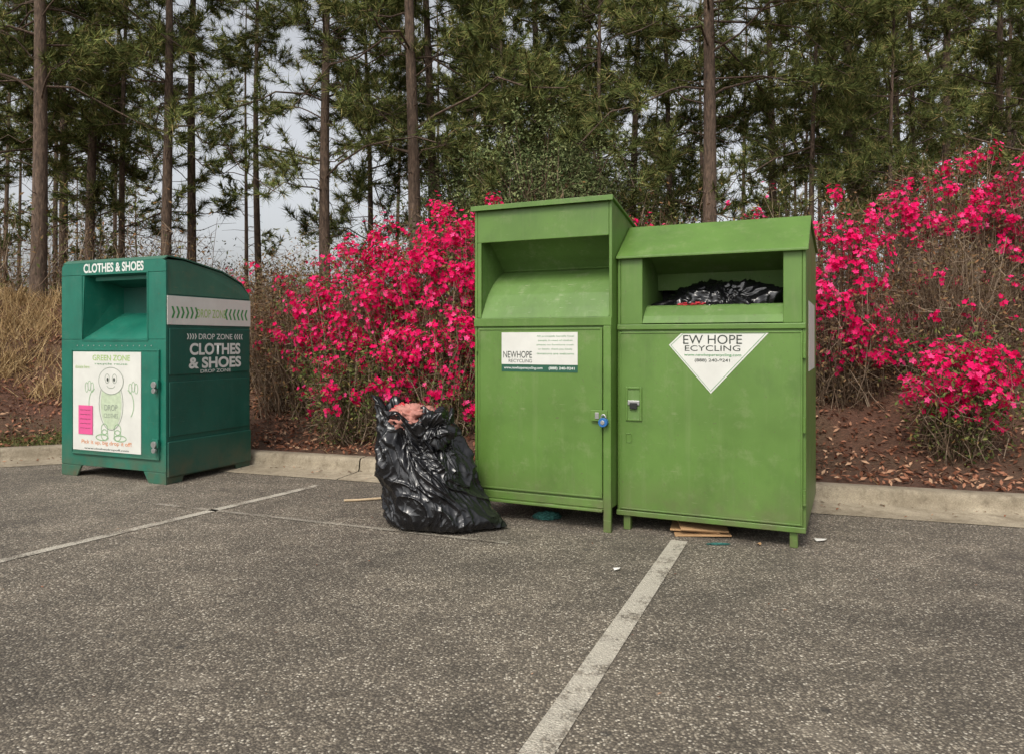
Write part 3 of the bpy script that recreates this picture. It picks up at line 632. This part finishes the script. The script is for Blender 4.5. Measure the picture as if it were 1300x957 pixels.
# ---------------------------------------------------------------- garbage bag
def ridge(p,s=0.0): return max(0.0,1-abs(mnoise.noise(p+Vector((s,s*.7,-s))))*2.4)
def film(p,off=0.0):
    """crease height field for thin plastic: long soft folds plus finer creases; p = object-space point"""
    w=Vector((mnoise.noise(p*3+Vector((off,0,0))),mnoise.noise(p*3+Vector((0,off,5))),mnoise.noise(p*3+Vector((9,0,off)))))
    a=Vector((p.x*5,p.y*5,p.z*1.6))+w*.9; b=Vector((p.x*11+p.z*5,p.y*11,p.z*3.2))+w*1.5; c=Vector((p.x*20-p.z*7,p.y*20,p.z*7))+w*2.0; d=Vector((p.x*38,p.y*38,p.z*20))+w*3
    return .038*mnoise.noise(a)+.021*ridge(b,1)**2+.010*ridge(c,2)**2+.003*ridge(d,3)**2
def bagmesh(name,nu=420,nv=300):
    V=[]
    vs=[0,.03,.09,.22,.42,.58,.70,.78,.88,1.0]; rx_=[.25,.335,.362,.355,.325,.285,.245,.228,.238,.262]; cx_=[.07,.06,.045,.02,-.02,-.055,-.08,-.09,-.10,-.11]
    fine=np.linspace(0,1,601); pr=np.interp(fine,vs,rx_); ker=np.hanning(61); ker/=ker.sum(); prs=np.convolve(np.pad(pr,30,mode='edge'),ker,'valid')
    prs=np.where(fine<.06,pr,prs)
    for j in range(nv+1):
        v=j/nv; r=float(np.interp(v,fine,prs)); c=float(np.interp(v,vs,cx_))
        for i in range(nu):
            u=2*math.pi*i/nu; cu,su=math.cos(u),math.sin(u)
            du=(u-math.pi*1.05); uu=u if u<math.pi else u-2*math.pi
            p=Vector((cu*.32,su*.28,v*.8))
            bul=1+.20*mnoise.noise(Vector((cu*1.1+2,su*1.1,v*2.2)))
            pa=.024*math.exp(-((v-.74)/.17)**2)
            ph=u*11+mnoise.noise(Vector((cu*1.5,su*1.5,v*1.2)))*6
            pl=pa*math.sin(ph)*(.6+1.2*abs(mnoise.noise(Vector((cu*2,su*2,4)))))
            rr=r*bul+pl+film(p)*(1.0+.5*math.exp(-((v-.7)/.2)**2))-.014
            # ear on the left of the rim, lower slumped rim towards the right and the front
            top=.76+.16*math.exp(-(du**2)/.08)+.035*math.sin(u*3+1)+.015*math.sin(u*9)+.07*mnoise.noise(Vector((cu*2,su*2,9)))-.05*max(0,cu)-.04*max(0,-su)*(1 if abs(du)>.5 else 0)
            lean=-.04*math.exp(-(du**2)/.08)*max(0,v-.8)*5
            foot=.13*math.exp(-((uu+.25)**2)/.22)*max(0,1-v*2.6)**1.5
            zz=v*top
            V.append((c+lean+(rr+foot)*cu,rr*.82*su,max(.004,zz)))
    idx=np.arange((nv+1)*nu).reshape(nv+1,nu); a=idx[:-1];b=idx[1:]
    F=np.stack([a,np.roll(a,-1,1),np.roll(b,-1,1),b],-1).reshape(-1,4)
    base=len(V); V.append((.05,0,.004)); Ft=np.array([(base,(i+1)%nu,i) for i in range(nu)])
    top=np.array(V[nv*nu:(nv+1)*nu]); ctr=top.mean(0); R=[top]
    for s,dz in ((.93,-.005),(.86,-.05),(.80,-.12)):
        q=ctr+(top-ctr)*[s,s,1]; q[:,2]+=dz; R.append(q)
    b0=len(V); ex=np.concatenate(R[1:]); V=np.concatenate([np.array(V),ex]); prev=np.arange(nv*nu,(nv+1)*nu); FF_=[F]
    for kx in range(3):
        cur=b0+kx*nu+np.arange(nu); FF_.append(np.stack([prev,np.roll(prev,-1),np.roll(cur,-1),cur],-1)); prev=cur
    return raw_mesh(name,V,[(np.concatenate(FF_),0),(Ft,0)],[BAG],True)
G_=empty('garbage_bag',(-.535,4.83,0),math.radians(-8))
obj('plastic_sack',bagmesh('plastic_sack'),G_)
def lump(name,parent,c,r,mat,amp=.35,f=3,seed=0,n=4,plastic=False):
    import bmesh
    bm=bmesh.new(); bmesh.ops.create_icosphere(bm,subdivisions=n+(2 if plastic else 1),radius=1)
    for v in bm.verts:
        p=v.co.copy()
        if plastic:
            q=Vector((p.x*r[0],p.y*r[1],p.z*r[2])); bl=1+amp*mnoise.noise(p*f+Vector((seed,0,0))); nrm=p.normalized()
            v.co=q*bl+nrm*film(q*1.6+Vector((seed,0,0)),seed)*1.1+Vector(c)
        else:
            k=1+amp*((1-abs(mnoise.noise(p*f+Vector((seed,0,0)))))-.75)+amp*.5*((1-abs(mnoise.noise(p*f*2.3+Vector((0,seed,0)))))-.75)
            v.co=Vector((p.x*r[0]*k+c[0],p.y*r[1]*k+c[1],p.z*r[2]*k+c[2]))
    for fc_ in bm.faces: fc_.smooth=True
    me=bpy.data.meshes.new(name); bm.to_mesh(me); bm.free(); me.materials.append(mat); return obj(name,me,parent)
lump('clothes_inside',G_,(-.10,-.05,.70),(.16,.14,.085),CLOTH_P,.8,2.5,4)
lump('shirt_inside',G_,(-.19,.02,.69),(.09,.11,.09),CLOTH_R,.8,2.5,8)
lump('folded_rim',G_,(.03,-.12,.64),(.13,.08,.12),BAG,.6,1.8,12,plastic=True)
lump('stuffed_bag',B_,(.62,.30,1.42),(.38,.17,.14),BAG,.4,1.8,5,plastic=True)
lump('stuffed_cloth',B_,(.45,.16,1.435),(.09,.04,.020),CLOTH_R,.8,2.5,6)

# ---------------------------------------------------------------- small debris
D_=empty('flattened_cardboard',(1.17,4.60,0),math.radians(-12))
for i,(x0,x1,y0,y1,z,r) in enumerate([(-.15,.19,-.10,.12,.012,3),(-.17,.13,-.06,.15,.030,-4),(-.12,.17,-.09,.10,.048,6)]):
    o=box('sheet_%d'%i,D_,x0,x1,y0,y1,z-.006,z+.004,CARD,.002); o.rotation_euler=(math.radians(1.5*i),math.radians(-2+2*i),math.radians(r))
C_=lump('teal_rag',None,(.24,4.98,.02),(.08,.045,.028),CLOTH_T,.9,3,3)
lump('plastic_scrap',None,(1.22,4.34,.006),(.06,.012,.006),CLOTH_T,.9,3,9)
def scrap(name,x,y,s,rz,mat):
    pts=[(-1,-.5),(.2,-.7),(1,-.3),(.8,.5),(-.3,.6),(-.9,.3)]; c,s_=math.cos(rz),math.sin(rz)
    v=[(x+s*(a*c-b*s_),y+s*(a*s_+b*c),.008+.004*((i*7)%3)) for i,(a,b) in enumerate(pts)]+[(x,y,.016)]
    py_obj(name,v,[(i,(i+1)%6,6) for i in range(6)],mat,None,0,False,.001)
scrap('paper_scrap',.55,3.85,.020,.4,PAPER); scrap('paper_scrap.001',1.86,4.42,.038,.2,PAPER); scrap('paper_scrap.002',1.46,4.33,.02,1.2,CARD)
P=np.array([[(-1.26,5.50,.012),(-1.16,5.52,.012),(-1.02,5.56,.014),(-.92,5.6,.016)]]); V,F=tubes(P,np.full((1,4),.009),8)
obj('wooden_stick',raw_mesh('wooden_stick',V,[(F,0)],[WOOD],True))

# ---------------------------------------------------------------- light
w=bpy.data.worlds.new('World'); scene.world=w; w.use_nodes=True; nt=w.node_tree
bg=nt.nodes['Background']; sky=nt.nodes.new('ShaderNodeTexSky'); sky.sky_type='NISHITA'; sky.sun_disc=False
EL=math.radians(48); AZ=math.radians(205)
sky.sun_elevation=EL; sky.sun_rotation=AZ; sky.air_density=1.0; sky.dust_density=5; sky.ozone_density=1
hs=nt.nodes.new('ShaderNodeHueSaturation'); hs.inputs['Saturation'].default_value=.2; hs.inputs['Value'].default_value=1.42
nt.links.new(sky.outputs[0],hs.inputs['Color']); nt.links.new(hs.outputs[0],bg.inputs[0]); bg.inputs[1].default_value=.15
sd=bpy.data.lights.new('sun','SUN'); sd.energy=1.4; sd.angle=math.radians(14); sd.color=(1,.92,.78)
so=link(bpy.data.objects.new('sun',sd)); dirv=Vector((math.sin(AZ)*math.cos(EL),math.cos(AZ)*math.cos(EL),math.sin(EL)))
so.rotation_euler=dirv.to_track_quat('Z','Y').to_euler()
# ---------------------------------------------------------------- camera
cd=bpy.data.cameras.new('camera'); cd.sensor_width=36; cd.lens=36*930/1300; cd.shift_y=-44.5/1300; cd.clip_end=600
co=link(bpy.data.objects.new('camera',cd)); co.location=(0,0,1.2); co.rotation_euler=(math.radians(90),0,0); scene.camera=co
scene.view_settings.view_transform='Standard'; scene.view_settings.look='None'; scene.view_settings.exposure=0
